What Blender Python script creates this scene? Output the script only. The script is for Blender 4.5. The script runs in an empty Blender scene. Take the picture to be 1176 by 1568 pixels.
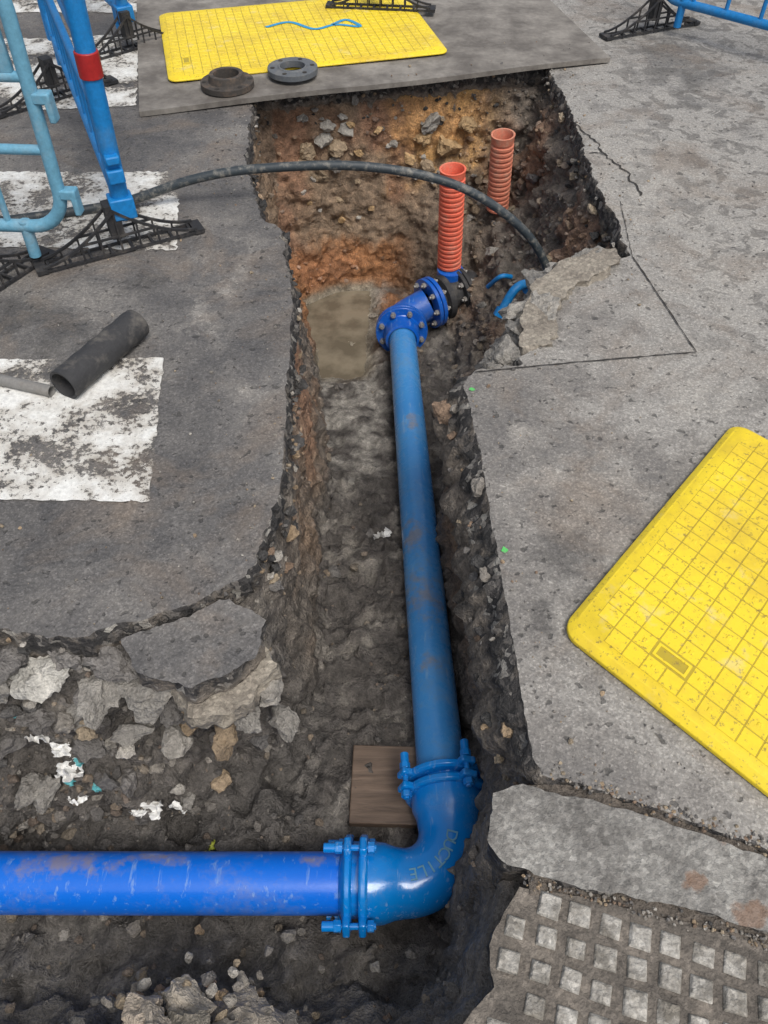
import bpy, bmesh, math, random
import numpy as np
from mathutils import Vector, Matrix, Euler
from mathutils.bvhtree import BVHTree
random.seed(7); rng=np.random.default_rng(7)
scene=bpy.context.scene
COL=scene.collection
# ------------------------------------------------------------------ noise
_perm=np.concatenate([rng.permutation(256)]*3)
_g=rng.normal(size=(256,3)); _g/=np.linalg.norm(_g,axis=1)[:,None]
def pn(p):
    i=np.floor(p).astype(int); f=p-i; i&=255
    u=f*f*f*(f*(f*6-15)+10)
    def c(a,b,d):
        h=_perm[_perm[_perm[(i[:,0]+a)&255]+((i[:,1]+b)&255)]+((i[:,2]+d)&255)]
        return ((f-np.array([a,b,d]))*_g[h]).sum(1)
    x0=c(0,0,0)*(1-u[:,0])+c(1,0,0)*u[:,0]; x1=c(0,1,0)*(1-u[:,0])+c(1,1,0)*u[:,0]
    x2=c(0,0,1)*(1-u[:,0])+c(1,0,1)*u[:,0]; x3=c(0,1,1)*(1-u[:,0])+c(1,1,1)*u[:,0]
    y0=x0*(1-u[:,1])+x1*u[:,1]; y1=x2*(1-u[:,1])+x3*u[:,1]
    return (y0*(1-u[:,2])+y1*u[:,2])*1.6
def fbm(p,s,o=3,r=.5,off=0):
    a=1;t=0;q=p*s+off
    for k in range(o):
        t=t+a*pn(q+k*17.3); q=q*2.03; a*=r
    return t
def sstep(a,b,x):
    t=np.clip((x-a)/(b-a),0,1); return t*t*(3-2*t)
def polydist(X,Y,poly):
    """signed distance: + inside"""
    P=np.array(poly,float); n=len(P); d=np.full(X.shape,1e9); ins=np.zeros(X.shape,bool)
    for k in range(n):
        a=P[k]; b=P[(k+1)%n]; e=b-a
        wx=X-a[0]; wy=Y-a[1]
        t=np.clip((wx*e[0]+wy*e[1])/(e@e+1e-12),0,1)
        d=np.minimum(d,np.hypot(wx-t*e[0],wy-t*e[1]))
        c=((a[1]>Y)!=(b[1]>Y))
        with np.errstate(divide='ignore',invalid='ignore'):
            xi=(b[0]-a[0])*(Y-a[1])/(b[1]-a[1]+1e-15)+a[0]
        ins^=(c&(X<xi))
    return np.where(ins,d,-d)
# ------------------------------------------------------------------ node helper
class NB:
    def __init__(s,name):
        s.m=bpy.data.materials.new(name); s.m.use_nodes=True; s.t=s.m.node_tree
        s.t.nodes.clear(); s.out=s.t.nodes.new('ShaderNodeOutputMaterial')
        s.pos=s.t.nodes.new('ShaderNodeTexCoord').outputs['Object']
    def n(s,ty,props=None,o=0,**inp):
        nd=s.t.nodes.new(ty)
        for k,v in (props or {}).items(): setattr(nd,k,v)
        for k,v in inp.items():
            k=int(k[1:]) if k[0]=='i' and k[1:].isdigit() else k.replace('_',' ')
            s.put(nd.inputs[k],v)
        return nd.outputs[o]
    def put(s,sock,v):
        if isinstance(v,bpy.types.NodeSocket): s.t.links.new(v,sock)
        else:
            if isinstance(v,(tuple,list)) and len(v)==3 and sock.type=='RGBA': v=(*v,1)
            if isinstance(v,(int,float)) and sock.type=='RGBA': v=(v,v,v,1)
            sock.default_value=v
    def noise(s,sc,det=4,r=.55,vec=None,dist=0):
        return s.n('ShaderNodeTexNoise',None,0,Vector=vec or s.pos,Scale=float(sc),Detail=float(det),Roughness=r,Distortion=float(dist))
    def vor(s,sc,feat='F1',o=0,vec=None):
        return s.n('ShaderNodeTexVoronoi',{'feature':feat},o,Vector=vec or s.pos,Scale=float(sc))
    def ramp(s,f,st,interp='LINEAR'):
        nd=s.t.nodes.new('ShaderNodeValToRGB'); nd.color_ramp.interpolation=interp
        e=nd.color_ramp.elements
        while len(e)<len(st): e.new(.5)
        for k,(p,c) in enumerate(st):
            e[k].position=p
            if isinstance(c,(int,float)): c=(c,c,c)
            e[k].color=(*c,1)
        s.put(nd.inputs[0],f); return nd.outputs[0]
    def mix(s,f,a,b,bl='MIX'):
        return s.n('ShaderNodeMixRGB',{'blend_type':bl},0,i0=f,i1=a,i2=b)
    def ma(s,op,a,b=0.,c=None,clamp=False):
        nd=s.t.nodes.new('ShaderNodeMath'); nd.operation=op; nd.use_clamp=clamp
        s.put(nd.inputs[0],a); s.put(nd.inputs[1],b)
        if c is not None: s.put(nd.inputs[2],c)
        return nd.outputs[0]
    def bump(s,h,st=.5,d=.01,nrm=None):
        nd=s.t.nodes.new('ShaderNodeBump'); nd.inputs['Strength'].default_value=st; nd.inputs['Distance'].default_value=d
        s.put(nd.inputs['Height'],h)
        if nrm: s.put(nd.inputs['Normal'],nrm)
        return nd.outputs[0]
    def attr(s,name):
        nd=s.t.nodes.new('ShaderNodeAttribute'); nd.attribute_name=name; return nd.outputs['Color']
    def sep(s):
        nd=s.t.nodes.new('ShaderNodeSeparateXYZ'); s.put(nd.inputs[0],s.pos); return nd
    def bsdf(s,col,rough=.8,normal=None,metal=0.,spec=.5,coat=0.):
        nd=s.t.nodes.new('ShaderNodeBsdfPrincipled')
        s.put(nd.inputs['Base Color'],col); s.put(nd.inputs['Roughness'],rough); s.put(nd.inputs['Metallic'],metal)
        s.put(nd.inputs['Specular IOR Level'],spec); s.put(nd.inputs['Coat Weight'],coat)
        if normal: s.put(nd.inputs['Normal'],normal)
        return nd.outputs[0]
    def done(s,sh):
        s.t.links.new(sh,s.out.inputs[0]); return s.m
    def blob(s,lst,soft=.6,namp=.5,nsc=9):
        """max of noisy world-space discs (x,y,r[,sx])"""
        sep=s.sep()
        nz=s.ma('MULTIPLY',s.ma('SUBTRACT',s.noise(nsc,4,.65),.5),namp*2)
        res=None
        for b in lst:
            x,y,r=b[:3]; sy=b[3] if len(b)>3 else 1
            dx=s.ma('DIVIDE',s.ma('SUBTRACT',sep.outputs[0],x),r); dy=s.ma('DIVIDE',s.ma('SUBTRACT',sep.outputs[1],y),r*sy)
            d=s.ma('SQRT',s.ma('ADD',s.ma('MULTIPLY',dx,dx),s.ma('MULTIPLY',dy,dy)))
            res=d if res is None else s.ma('MINIMUM',res,d)
        return s.ma('DIVIDE',s.ma('SUBTRACT',1.,s.ma('ADD',res,nz)),soft,clamp=True)
# ------------------------------------------------------------------ materials
def mk_road():
    b=NB('road_asphalt')
    sep=b.sep()
    big=b.noise(1.1,4,.6,dist=.4); mid=b.noise(6,5,.7,dist=.3); fine=b.noise(75,3,.7)
    agg=b.vor(210,'F1',1)
    side=b.ma('MINIMUM',b.ma('MAXIMUM',b.ma('MULTIPLY_ADD',sep.outputs[0],.26,.02),-.08),.34)
    m=b.ma('ADD',b.ma('ADD',b.ma('MULTIPLY',big,.8),b.ma('MULTIPLY',mid,.7)),side)
    base=b.ramp(m,[(.52,(.088,.085,.084)),(.68,(.138,.131,.125)),(.86,(.215,.202,.185)),(1.,(.32,.305,.28))])
    lightb=b.blob([(-.67,2.28,.06,1.8),(-.59,2.45,.04,1.8),(-.57,2.81,.04),(.60,1.44,.2,.8),(1.15,3.3,.45,1.4),(1.35,2.6,.35),(-.45,1.9,.03),(.42,1.7,.06),(1.0,1.9,.18,.6),(-.55,2.6,.04,3.)],1.2,2.6,13)
    base=b.mix(b.ma('MULTIPLY',lightb,.5),base,(.39,.365,.325))
    dark=b.blob([(-1.12,2.2,.15),(.50,1.25,.10,1.5),(.62,1.1,.06),(-1.3,2.3,.15),(1.6,4.6,.3,2.),(.78,1.0,.08),(-.9,2.5,.10),(.40,1.02,.04,2.)],.6,1.6,8)
    base=b.mix(b.ma('MULTIPLY',dark,.55),base,(.06,.057,.055))
    sp=b.ramp(b.noise(9,3,.6,dist=.8),[(.52,0.),(.57,1.)])
    sp=b.ma('MULTIPLY',sp,b.ma('MULTIPLY',b.ma('SUBTRACT',sep.outputs[0],.80),1.6,clamp=True))
    base=b.mix(b.ma('MULTIPLY',sp,.62),base,(.115,.108,.098))
    brn=b.ramp(b.noise(2.3,4,.7,dist=.6),[(.50,0.),(.70,.65)])
    base=b.mix(brn,base,(.20,.16,.125))
    s1=b.ramp(b.n('ShaderNodeSeparateColor',None,0,Color=agg),[(0,.70),(.75,1.),(1.,1.45)])
    base=b.mix(.75,base,s1,'MULTIPLY')
    base=b.mix(.5,base,b.ramp(fine,[(.3,.55),(.7,1.45)]),'MULTIPLY')
    pit=b.ramp(b.noise(30,2,.55),[(.64,0.),(.68,1.)])
    base=b.mix(b.ma('MULTIPLY',pit,.65),base,(.045,.043,.04))
    h=b.ma('ADD',b.ma('MULTIPLY',fine,.8),b.ma('MULTIPLY',mid,1.8))
    h=b.ma('SUBTRACT',h,b.ma('MULTIPLY',pit,.5))
    rough=b.ramp(mid,[(.3,.45),(.7,.88)])
    return b.done(b.bsdf(base,rough,b.bump(h,.7,.008),spec=.4))
def mk_edge():
    b=NB('broken_asphalt'); sep=b.sep()
    v=b.vor(55,'F1',1,vec=b.n('ShaderNodeMixRGB',{'blend_type':'ADD'},0,i0=.05,i1=b.pos,i2=b.n('ShaderNodeTexNoise',None,1,Vector=b.pos,Scale=20.)))
    nz=b.noise(12,5,.65); nf=b.noise(60,4,.75)
    st=b.ramp(b.n('ShaderNodeSeparateColor',None,0,Color=v),[(0,(.030,.029,.029)),(.6,(.07,.065,.062)),(.85,(.17,.155,.14)),(1,(.40,.38,.34))])
    low=b.ramp(b.ma('ADD',b.ma('MULTIPLY',sep.outputs[2],-6.),b.ma('MULTIPLY_ADD',nz,1.,-.5)),[(.35,0.),(.57,1.)])
    c=b.mix(b.ma('MULTIPLY',low,.88),st,b.mix(nf,(.12,.10,.085),(.42,.36,.29)))
    c=b.mix(b.ramp(nz,[(.52,0.),(.66,.6)]),c,(.29,.245,.195))
    c=b.mix(.6,c,b.ramp(nf,[(.3,.5),(.7,1.5)]),'MULTIPLY')
    h=b.ma('ADD',b.ma('MULTIPLY',nf,1.5),b.ma('MULTIPLY',nz,2.))
    return b.done(b.bsdf(c,.72,b.bump(h,1.,.016)))
def mk_attr(name,rough=.85,bs=.8,detail=1.):
    b=NB(name); c=b.attr('col')
    n1=b.noise(24,4,.75); n2=b.noise(130,3,.7)
    c=b.mix(.85*detail,c,b.ramp(n1,[(.28,.45),(.5,.95),(.72,1.6)]),'MULTIPLY')
    c=b.mix(.7*detail,c,b.ramp(n2,[(.3,.5),(.7,1.5)]),'MULTIPLY')
    wet=b.ramp(b.noise(6,3),[(.4,rough-.42),(.65,rough)])
    h=b.ma('ADD',b.ma('MULTIPLY',n1,2.),b.ma('MULTIPLY',n2,.8))
    return b.done(b.bsdf(c,wet,b.bump(h,bs,.016)))
def mk_pipe(name,c1,c2,dirtamt=.5,blobs=None,bamt=.5,rough=.3):
    b=NB(name)
    n=b.noise(3.5,4,.65); n2=b.noise(30,4,.75); st=b.n('ShaderNodeMapping',None,0,Vector=b.pos,Scale=(60,6,60))
    c=b.mix(n,c1,c2)
    dm=b.ramp(b.ma('ADD',b.ma('MULTIPLY',n,.6),b.ma('MULTIPLY',n2,.5)),[(.55,0.),(.78,dirtamt)])
    c=b.mix(dm,c,(.24,.22,.19))
    sc=b.ramp(b.noise(1,3,.6,vec=st),[(.60,0.),(.7,.4)])
    c=b.mix(sc,c,(.30,.45,.64))
    if blobs:
        bl=b.blob(blobs,.9,1.9,22); c=b.mix(b.ma('MULTIPLY',bl,bamt),c,(.30,.235,.16))
    r=b.ramp(dm,[(0,rough),(.5,.7)])
    return b.done(b.bsdf(c,r,b.bump(n2,.15,.004),coat=.25))
def mk_simple(name,col,rough=.5,dirt=(.2,.17,.13),da=.4,sc=12,bs=.2,metal=0.,lo=.5,hi=.72):
    b=NB(name); n=b.noise(sc,5,.7); n2=b.noise(sc*7,3,.7)
    c=b.mix(b.ramp(n,[(lo,0.),(hi,da)]),col,dirt)
    c=b.mix(.35,c,b.ramp(n2,[(.3,.6),(.7,1.4)]),'MULTIPLY')
    return b.done(b.bsdf(c,b.ramp(n,[(.3,rough),(.8,min(1,rough+.3))]),b.bump(n2,bs,.004),metal=metal))
def mk_paint():
    b=NB('worn_road_paint'); n=b.noise(4,4,.7); f=b.noise(60,4,.8)
    m=b.ma('ADD',b.ma('MULTIPLY',n,.65),b.ma('MULTIPLY',f,.5))
    a=b.ramp(m,[(.575,1.),(.625,0.)])
    c=b.mix(b.ramp(n,[(.40,0.),(.60,.85)]),(.70,.70,.67),(.42,.37,.30))
    c=b.mix(.7,c,b.ramp(f,[(.3,.6),(.6,1.2)]),'MULTIPLY')
    sh=b.bsdf(c,.7,b.bump(f,.5,.004))
    tr=b.n('ShaderNodeBsdfTransparent')
    ms=b.t.nodes.new('ShaderNodeMixShader'); b.put(ms.inputs[0],b.ma('SUBTRACT',1.,a)); b.t.links.new(sh,ms.inputs[1]); b.t.links.new(tr,ms.inputs[2])
    return b.done(ms.outputs[0])
def mk_conc(name,c1=(.31,.30,.275),c2=(.15,.142,.13),blobs=None):
    b=NB(name); n=b.noise(8,5,.75); f=b.noise(70,3,.7); v=b.vor(110,'F1',1)
    c=b.mix(b.ramp(n,[(.35,0.),(.62,1.)]),c1,c2)
    c=b.mix(.6,c,b.ramp(b.n('ShaderNodeSeparateColor',None,0,Color=v),[(0,.6),(.6,1.),(1,1.5)]),'MULTIPLY')
    c=b.mix(.5,c,b.ramp(f,[(.3,.6),(.7,1.4)]),'MULTIPLY')
    if blobs: c=b.mix(b.ma('MULTIPLY',b.blob(blobs,.35,1.5,18),.7),c,(.20,.115,.07))
    return b.done(b.bsdf(c,.82,b.bump(b.ma('ADD',b.ma('MULTIPLY',n,2.),f),.8,.010)))
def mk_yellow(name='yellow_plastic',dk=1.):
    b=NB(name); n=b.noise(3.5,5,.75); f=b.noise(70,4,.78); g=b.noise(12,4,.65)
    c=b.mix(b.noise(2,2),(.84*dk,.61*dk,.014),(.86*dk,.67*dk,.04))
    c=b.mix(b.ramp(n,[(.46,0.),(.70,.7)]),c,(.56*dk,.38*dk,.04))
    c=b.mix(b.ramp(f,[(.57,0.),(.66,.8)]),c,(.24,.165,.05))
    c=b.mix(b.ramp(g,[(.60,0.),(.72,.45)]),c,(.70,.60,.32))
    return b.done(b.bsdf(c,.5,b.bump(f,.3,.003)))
R=mk_road(); EDGE=mk_edge()
SOIL=mk_attr('soil'); ROCK=mk_attr('rock_stone',.9,.7,.8)
PAINT=mk_paint()
PIPEV=mk_pipe('blue_pipe_dusty',(.03,.22,.62),(.09,.36,.70),.42,[(.145,1.55,.07,1.8),(.12,1.85,.05,2),(.15,1.25,.04,1),(.13,2.6,.03,3)],.6,.27)
PIPEH=mk_pipe('blue_pipe_clean',(.002,.13,.66),(.006,.17,.74),.4,[(-.85,.6,.13,.30),(-.6,.62,.08,.3),(-.2,.61,.04,.4)],.65)
FIT=mk_pipe('blue_epoxy',(.0,.17,.58),(.004,.25,.68),.2,None,.5,.2)
FITD=mk_pipe('blue_epoxy_dark',(.003,.09,.48),(.005,.13,.56),.3)
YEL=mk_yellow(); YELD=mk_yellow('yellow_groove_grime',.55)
BLK=mk_simple('black_plastic',(.022,.022,.024),.55,(.16,.14,.12),.5,15)
BLKR=mk_simple('black_rubber',(.035,.035,.037),.65,(.17,.155,.135),.8,9,.6)
HOSE=mk_simple('hose_plastic',(.035,.045,.052),.4,(.30,.28,.24),.8,25)
GREYP=mk_simple('grey_plastic',(.20,.195,.185),.6)
BARL=mk_simple('barrier_light_blue',(.13,.33,.46),.4,(.35,.37,.36),.4,8)
BARD=mk_simple('barrier_blue',(.006,.19,.50),.4,(.15,.25,.32),.35,8)
RED=mk_simple('reflective_red',(.36,.015,.015),.4,(.2,.1,.08),.4)
DUCT=mk_simple('duct_red_plastic',(.80,.17,.10),.45,(.55,.36,.27),.5,14)
DUCT2=mk_simple('duct_red_dusty',(.62,.21,.13),.6,(.46,.33,.24),.7,14)
IRON=mk_simple('rusty_iron',(.055,.048,.042),.7,(.17,.12,.085),.8,18,.5,.0)
STEELP=mk_simple('trench_plate',(.125,.112,.098),.65,(.29,.27,.24),.9,3.5,.5,0.,.40,.66)
ZINC=mk_simple('bolt_zinc',(.40,.39,.37),.45,(.2,.15,.1),.6,20,.2,.6)
def mk_wood():
    b=NB('wet_timber'); mp=b.n('ShaderNodeMapping',None,0,Vector=b.pos,Scale=(4,40,10))
    n=b.noise(1,5,.7,vec=mp,dist=.5); c=b.ramp(n,[(.3,(.07,.047,.032)),(.7,(.20,.14,.10))])
    return b.done(b.bsdf(c,.6,b.bump(n,.5,.006)))
WOOD=mk_wood()
CONC=mk_conc('kerb_concrete',blobs=[(.70,.53,.04,.7),(.62,.42,.025,.8),(.71,.36,.045,.6)])
PAVE=mk_conc('tactile_concrete',(.19,.165,.137),(.095,.083,.07))
STUD=mk_conc('tactile_stud',(.46,.44,.40),(.16,.145,.12))
DARK=mk_simple('dark_gap',(.03,.027,.024),.9)
# ------------------------------------------------------------------ mesh helpers
class MB:
    def __init__(s): s.v=[]; s.f=[]
    def add(s,v,f):
        o=len(s.v); s.v+= [tuple(a) for a in v]; s.f+=[tuple(i+o for i in q) for q in f]; return s
    def box(s,c,sz,rot=None,taper=1.):
        c=Vector(c); v=[]
        for z in(-.5,.5):
            k=taper if z>0 else 1
            for x,y in((-.5,-.5),(.5,-.5),(.5,.5),(-.5,.5)):
                p=Vector((x*sz[0]*k,y*sz[1]*k,z*sz[2]))
                if rot is not None: p=rot@p
                v.append(c+p)
        return s.add(v,[(3,2,1,0),(4,5,6,7),(0,1,5,4),(1,2,6,5),(2,3,7,6),(3,0,4,7)])
    def tube(s,path,r,seg=16,caps=True):
        path=[Vector(p) for p in path]; n=len(path)
        rs=r if isinstance(r,(list,tuple)) else [r]*n
        v=[];f=[]; up=None
        for i,p in enumerate(path):
            d=(path[min(i+1,n-1)]-path[max(i-1,0)]).normalized()
            if up is None:
                up=Vector((0,0,1)) if abs(d.z)<.9 else Vector((1,0,0))
            a=d.cross(up).normalized(); bb=a.cross(d).normalized(); up=bb
            for k in range(seg):
                t=2*math.pi*k/seg; v.append(p+(a*math.cos(t)+bb*math.sin(t))*rs[i])
        for i in range(n-1):
            for k in range(seg):
                k2=(k+1)%seg; f.append((i*seg+k,i*seg+k2,(i+1)*seg+k2,(i+1)*seg+k))
        if caps:
            f.append(tuple(range(seg))[::-1]); f.append(tuple((n-1)*seg+k for k in range(seg)))
        return s.add(v,f)
    def lathe(s,prof,org,axis,seg=40,closed=False):
        """prof list (r,h) along axis"""
        q=Vector((0,0,1)).rotation_difference(Vector(axis).normalized()); org=Vector(org); n=len(prof); v=[];f=[]
        for r,h in prof:
            for k in range(seg):
                t=2*math.pi*k/seg; v.append(org+q@Vector((r*math.cos(t),r*math.sin(t),h)))
        m=n if closed else n-1
        for i in range(m):
            j=(i+1)%n
            for k in range(seg):
                k2=(k+1)%seg; f.append((i*seg+k,i*seg+k2,j*seg+k2,j*seg+k))
        return s.add(v,f)
    def obj(s,name,mat,bevel=0,smooth=True,parent=None,ang=40,seg=2):
        me=bpy.data.meshes.new(name); me.from_pydata(s.v,[],s.f); me.validate()
        bm=bmesh.new(); bm.from_mesh(me); bmesh.ops.recalc_face_normals(bm,faces=bm.faces); bm.to_mesh(me); bm.free()
        o=bpy.data.objects.new(name,me); COL.objects.link(o)
        me.materials.append(mat)
        if smooth:
            me.shade_smooth(); me.set_sharp_from_angle(angle=math.radians(ang))
        if bevel:
            m=o.modifiers.new('b','BEVEL'); m.width=bevel; m.segments=seg; m.limit_method='ANGLE'; m.angle_limit=math.radians(35)
        if parent: o.parent=parent
        return o
def empty(name):
    e=bpy.data.objects.new(name,None); e.empty_display_size=.1; COL.objects.link(e); return e
def catmull(pts,n=8):
    P=[Vector(p) for p in pts]; P=[2*P[0]-P[1]]+P+[2*P[-1]-P[-2]]; out=[]
    for i in range(1,len(P)-2):
        for k in range(n):
            t=k/n; a,b,c,d=P[i-1:i+3]
            out.append(.5*((2*b)+(c-a)*t+(2*a-5*b+4*c-d)*t*t+(3*b-a-3*c+d)*t**3))
    out.append(P[-2]); return out
def np_obj(name,V,F,mat,colr=None,smooth=True):
    me=bpy.data.meshes.new(name); me.from_pydata(V.tolist() if hasattr(V,'tolist') else V,[],F.tolist() if hasattr(F,'tolist') else F)
    me.materials.append(mat)
    if colr is not None:
        a=me.attributes.new('col','FLOAT_COLOR','POINT'); c=np.ones((len(V),4),np.float32); c[:,:3]=colr; a.data.foreach_set('color',c.ravel())
    if smooth: me.shade_smooth()
    o=bpy.data.objects.new(name,me); COL.objects.link(o); return o
# ------------------------------------------------------------------ excavation outlines (metres; x right, y away, z up)
LEFT=[(-2.3,1.03),(-1.6,1.0),(-.95,1.0),(-.79,.98),(-.67,1.01),(-.39,1.135),(-.355,1.17),(-.33,1.26),(-.315,1.37),(-.30,1.46),(-.30,1.6),(-.31,1.77),(-.32,2.02),(-.33,2.31),(-.37,2.65),(-.42,2.88),(-.52,2.99),(-.63,3.51),(-.67,4.04),(-.69,4.25)]
RIGHT=[(.2,4.44),(.90,4.6),(.90,4.42),(.93,4.07),(.93,3.67),(.93,3.33),(.95,2.99),(.96,2.69),(.86,2.63),(.74,2.52),(.63,2.41),(.53,2.2),(.54,2.13),(.45,2.07),(.46,2.03),(.28,1.98),(.26,1.92),(.29,1.6),(.30,1.35),(.31,1.07),(.32,.87),(.33,.69)]
P_road=LEFT+RIGHT+[(.35,.645),(.57,.568),(.80,.478),(2.3,-.06),(2.3,-1.4),(.05,-1.4),(.0,-.03),(-2.3,-.03)]
P_soil=LEFT+RIGHT+[(.33,.64),(.23,.60),(.21,.50),(.25,.45),(.19,.31),(.20,.25),(.12,.18),(.10,.0),(-.1,-.03),(-2.3,-.03)]
F_floor=[(-2.2,.70),(-1.13,.72),(-.66,.73),(-.39,.90),(-.23,1.11),(-.235,1.38),(-.25,1.7),(-.26,2.2),(-.30,2.8),(-.38,3.5),(-.50,4.0),(-.3,4.16),(.05,4.2),(.30,4.0),(.38,3.7),(.40,3.5),(.34,2.8),(.29,2.2),(.23,1.95),(.25,1.6),(.26,1.38),(.26,1.21),(.27,.99),(.27,.79),(.19,.55),(.14,.33),(-2.2,.30)]
def floorz(x,y):
    z=np.interp(y,[0,1,3.4,4.4],[-.70,-.72,-1.10,-1.17])
    pud=sstep(3.15,3.4,y)*sstep(.0,-.15,x)
    return z*(1-pud)+np.minimum(z-.02,-1.175)*pud
# ------------------------------------------------------------------ road sheet with broken edge
def resample(poly,step):
    out=[]
    n=len(poly)
    for k in range(n):
        a=np.array(poly[k]); b=np.array(poly[(k+1)%n]); L=np.linalg.norm(b-a); m=max(1,int(round(L/step)))
        for i in range(m): out.append(a+(b-a)*i/m)
    return np.array(out)
RP=resample(P_road,.013)
tan=np.roll(RP,-3,0)-np.roll(RP,3,0); tan/=np.linalg.norm(tan,axis=1)[:,None]
area=np.sum(RP[:,0]*np.roll(RP[:,1],-1)-np.roll(RP[:,0],-1)*RP[:,1])
nrm=np.stack([-tan[:,1],tan[:,0]],1)*(1 if area>0 else -1)   # inward
for _ in range(4): nrm=(np.roll(nrm,1,0)+nrm+np.roll(nrm,-1,0))/3
nrm/=np.linalg.norm(nrm,axis=1)[:,None]
P3=np.c_[RP,np.zeros(len(RP))]
straight=((RP[:,0]>.2)&(RP[:,1]>.7)&(RP[:,1]<1.97))|((RP[:,0]<-.29)&(RP[:,0]>-.36)&(RP[:,1]>1.4)&(RP[:,1]<2.7))
amp=np.where(straight,.35,1.)
kerbside=((RP[:,0]>.36)&(RP[:,1]<.62)); amp=np.where(kerbside,.4,amp)
edge=RP+nrm*((fbm(P3,7,2)*.016+fbm(P3,28,3)*.011)*amp)[:,None]
n=len(edge)
lev=[0,-.004,-.022,-.045,-.075,-.105,-.14,-.18,-.22,-.27]
rightface=sstep(.60,.85,RP[:,1])*sstep(2.1,1.9,RP[:,1])*(RP[:,0]>.2)
V=[];F=[]
for li,z in enumerate(lev):
    q=np.c_[edge,np.full(n,z)]
    out_r=np.interp(-z,[0,.03,.10,.18,.22,.27],[0,.012,.040,.065,.05,-.05])
    out_l=np.interp(-z,[0,.004,.05,.085,.105,.2,.27],[0,.003,.006,.006,-.012,-.02,-.06])
    off=rightface*out_r+(1-rightface)*out_l
    rough=min(1,max(0,(-z)/.03))
    nz=(np.abs(fbm(q,9,2,.5,3.3))*.06*(.3+.7*rightface)+fbm(q,26,3,.6,9.1)*.018)*rough*np.where(kerbside,.2,1)
    q[:,:2]+=nrm*(off+nz)[:,None]
    if li>0: q[:,2]+=fbm(q,12,2,.5,5.)*.01*rough
    V.append(q)
Vs=np.concatenate(V)
for li in range(len(lev)-1):
    for k in range(n):
        k2=(k+1)%n; F.append((li*n+k,li*n+k2,(li+1)*n+k2,(li+1)*n+k))
skirt=np_obj('broken_asphalt_edge',Vs,F,EDGE)
bm=bmesh.new()
vs=[bm.verts.new((p[0],p[1],0)) for p in edge]; es=[bm.edges.new((vs[i],vs[(i+1)%n])) for i in range(n)]
ov=[bm.verts.new(p) for p in ((-60,-60,0),(60,-60,0),(60,90,0),(-60,90,0))]; es+=[bm.edges.new((ov[i],ov[(i+1)%4])) for i in range(4)]
bmesh.ops.triangle_fill(bm,edges=es,use_beauty=True,use_dissolve=False)
bmesh.ops.recalc_face_normals(bm,faces=bm.faces)
if sum(f.normal.z for f in bm.faces)<0: bmesh.ops.reverse_faces(bm,faces=bm.faces)
me=bpy.data.meshes.new('road'); bm.to_mesh(me); bm.free(); me.materials.append(R)
road=bpy.data.objects.new('road',me); COL.objects.link(road); skirt.parent=road
# ------------------------------------------------------------------ soil solid -> voxel remesh -> displace
gx=np.arange(-2.4,1.25,.015); gy=np.arange(-.2,4.85,.015)
GX,GY=np.meshgrid(gx,gy); sh=GX.shape
dP=polydist(GX,GY,P_soil); dF=-polydist(GX,GY,F_floor)
wob=fbm(np.c_[GX.ravel()*1.,GY.ravel(),np.zeros(GX.size)],3.5,3).reshape(sh)
t=np.clip(dP/(np.maximum(dP,0)+np.maximum(dF,0)+1e-6),0,1)
fr=(sstep(.3,.5,GX)*sstep(2.1,2.4,GY))
nl=(sstep(-.15,-.3,GX)*sstep(1.2,1.05,GY)*sstep(.6,.7,GY))
pr_def=t**.75
pr_fr=np.where(t<.2,t*2.3,.46+.54*(t-.2)/.8)
pr_nl=np.where(t<.18,t*1.2,.216+.784*((t-.18)/.82)**.8)
pr=pr_def*(1-fr)*(1-nl)+pr_fr*fr+pr_nl*nl*(1-fr)
FZ=floorz(GX,GY)
Z=-.10+(FZ+.10)*pr
inside=sstep(0,.05,dP)
Z+=inside*wob*(.02+.06*fr*(t<.98)+.07*nl)
Z=np.where(dP<0,-.10,Z)
ny,nx=sh; NV=nx*ny
top=np.c_[GX.ravel(),GY.ravel(),Z.ravel()]
idx=np.arange(NV).reshape(ny,nx)
Fq=np.stack([idx[:-1,:-1],idx[:-1,1:],idx[1:,1:],idx[1:,:-1]],-1).reshape(-1,4).tolist()
ring=list(idx[0,:])+list(idx[1:,-1])+list(idx[-1,-2::-1])+list(idx[-2:0:-1,0])
bot=[(top[i][0],top[i][1],-1.5) for i in ring]; m=len(ring)
Vall=top.tolist()+bot
for k in range(m):
    k2=(k+1)%m; Fq.append((int(ring[k2]),int(ring[k]),NV+k,NV+k2))
Fq.append(tuple(NV+k for k in range(m))[::-1])
me=bpy.data.meshes.new('tmp'); me.from_pydata(Vall,[],Fq); me.update()
tmp=bpy.data.objects.new('tmp',me); COL.objects.link(tmp)
md=tmp.modifiers.new('r','REMESH'); md.mode='VOXEL'; md.voxel_size=.0135; md.adaptivity=0
dg=bpy.context.evaluated_depsgraph_get(); ev=tmp.evaluated_get(dg); m2=bpy.data.meshes.new_from_object(ev)
bpy.data.objects.remove(tmp)
nv=len(m2.vertices); co=np.empty(nv*3,np.float32); m2.vertices.foreach_get('co',co); co=co.reshape(-1,3).astype(float)
no=np.empty(nv*3,np.float32); m2.vertices.foreach_get('normal',no); no=no.reshape(-1,3).astype(float)
d=polydist(co[:,0],co[:,1],P_soil)
keep=(d>-.07)&(co[:,2]>-1.42)
fv=np.empty(len(m2.loops),np.int32); m2.loops.foreach_get('vertex_index',fv)
faces=fv.reshape(-1,4); faces=faces[keep[faces].all(1)]
used=np.unique(faces); rm=np.full(nv,-1); rm[used]=np.arange(len(used)); faces=rm[faces]; co=co[used]; no=no[used]; d=d[used]
X,Y,Zc=co.T
FL=floorz(X,Y); hgt=Zc-FL
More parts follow.
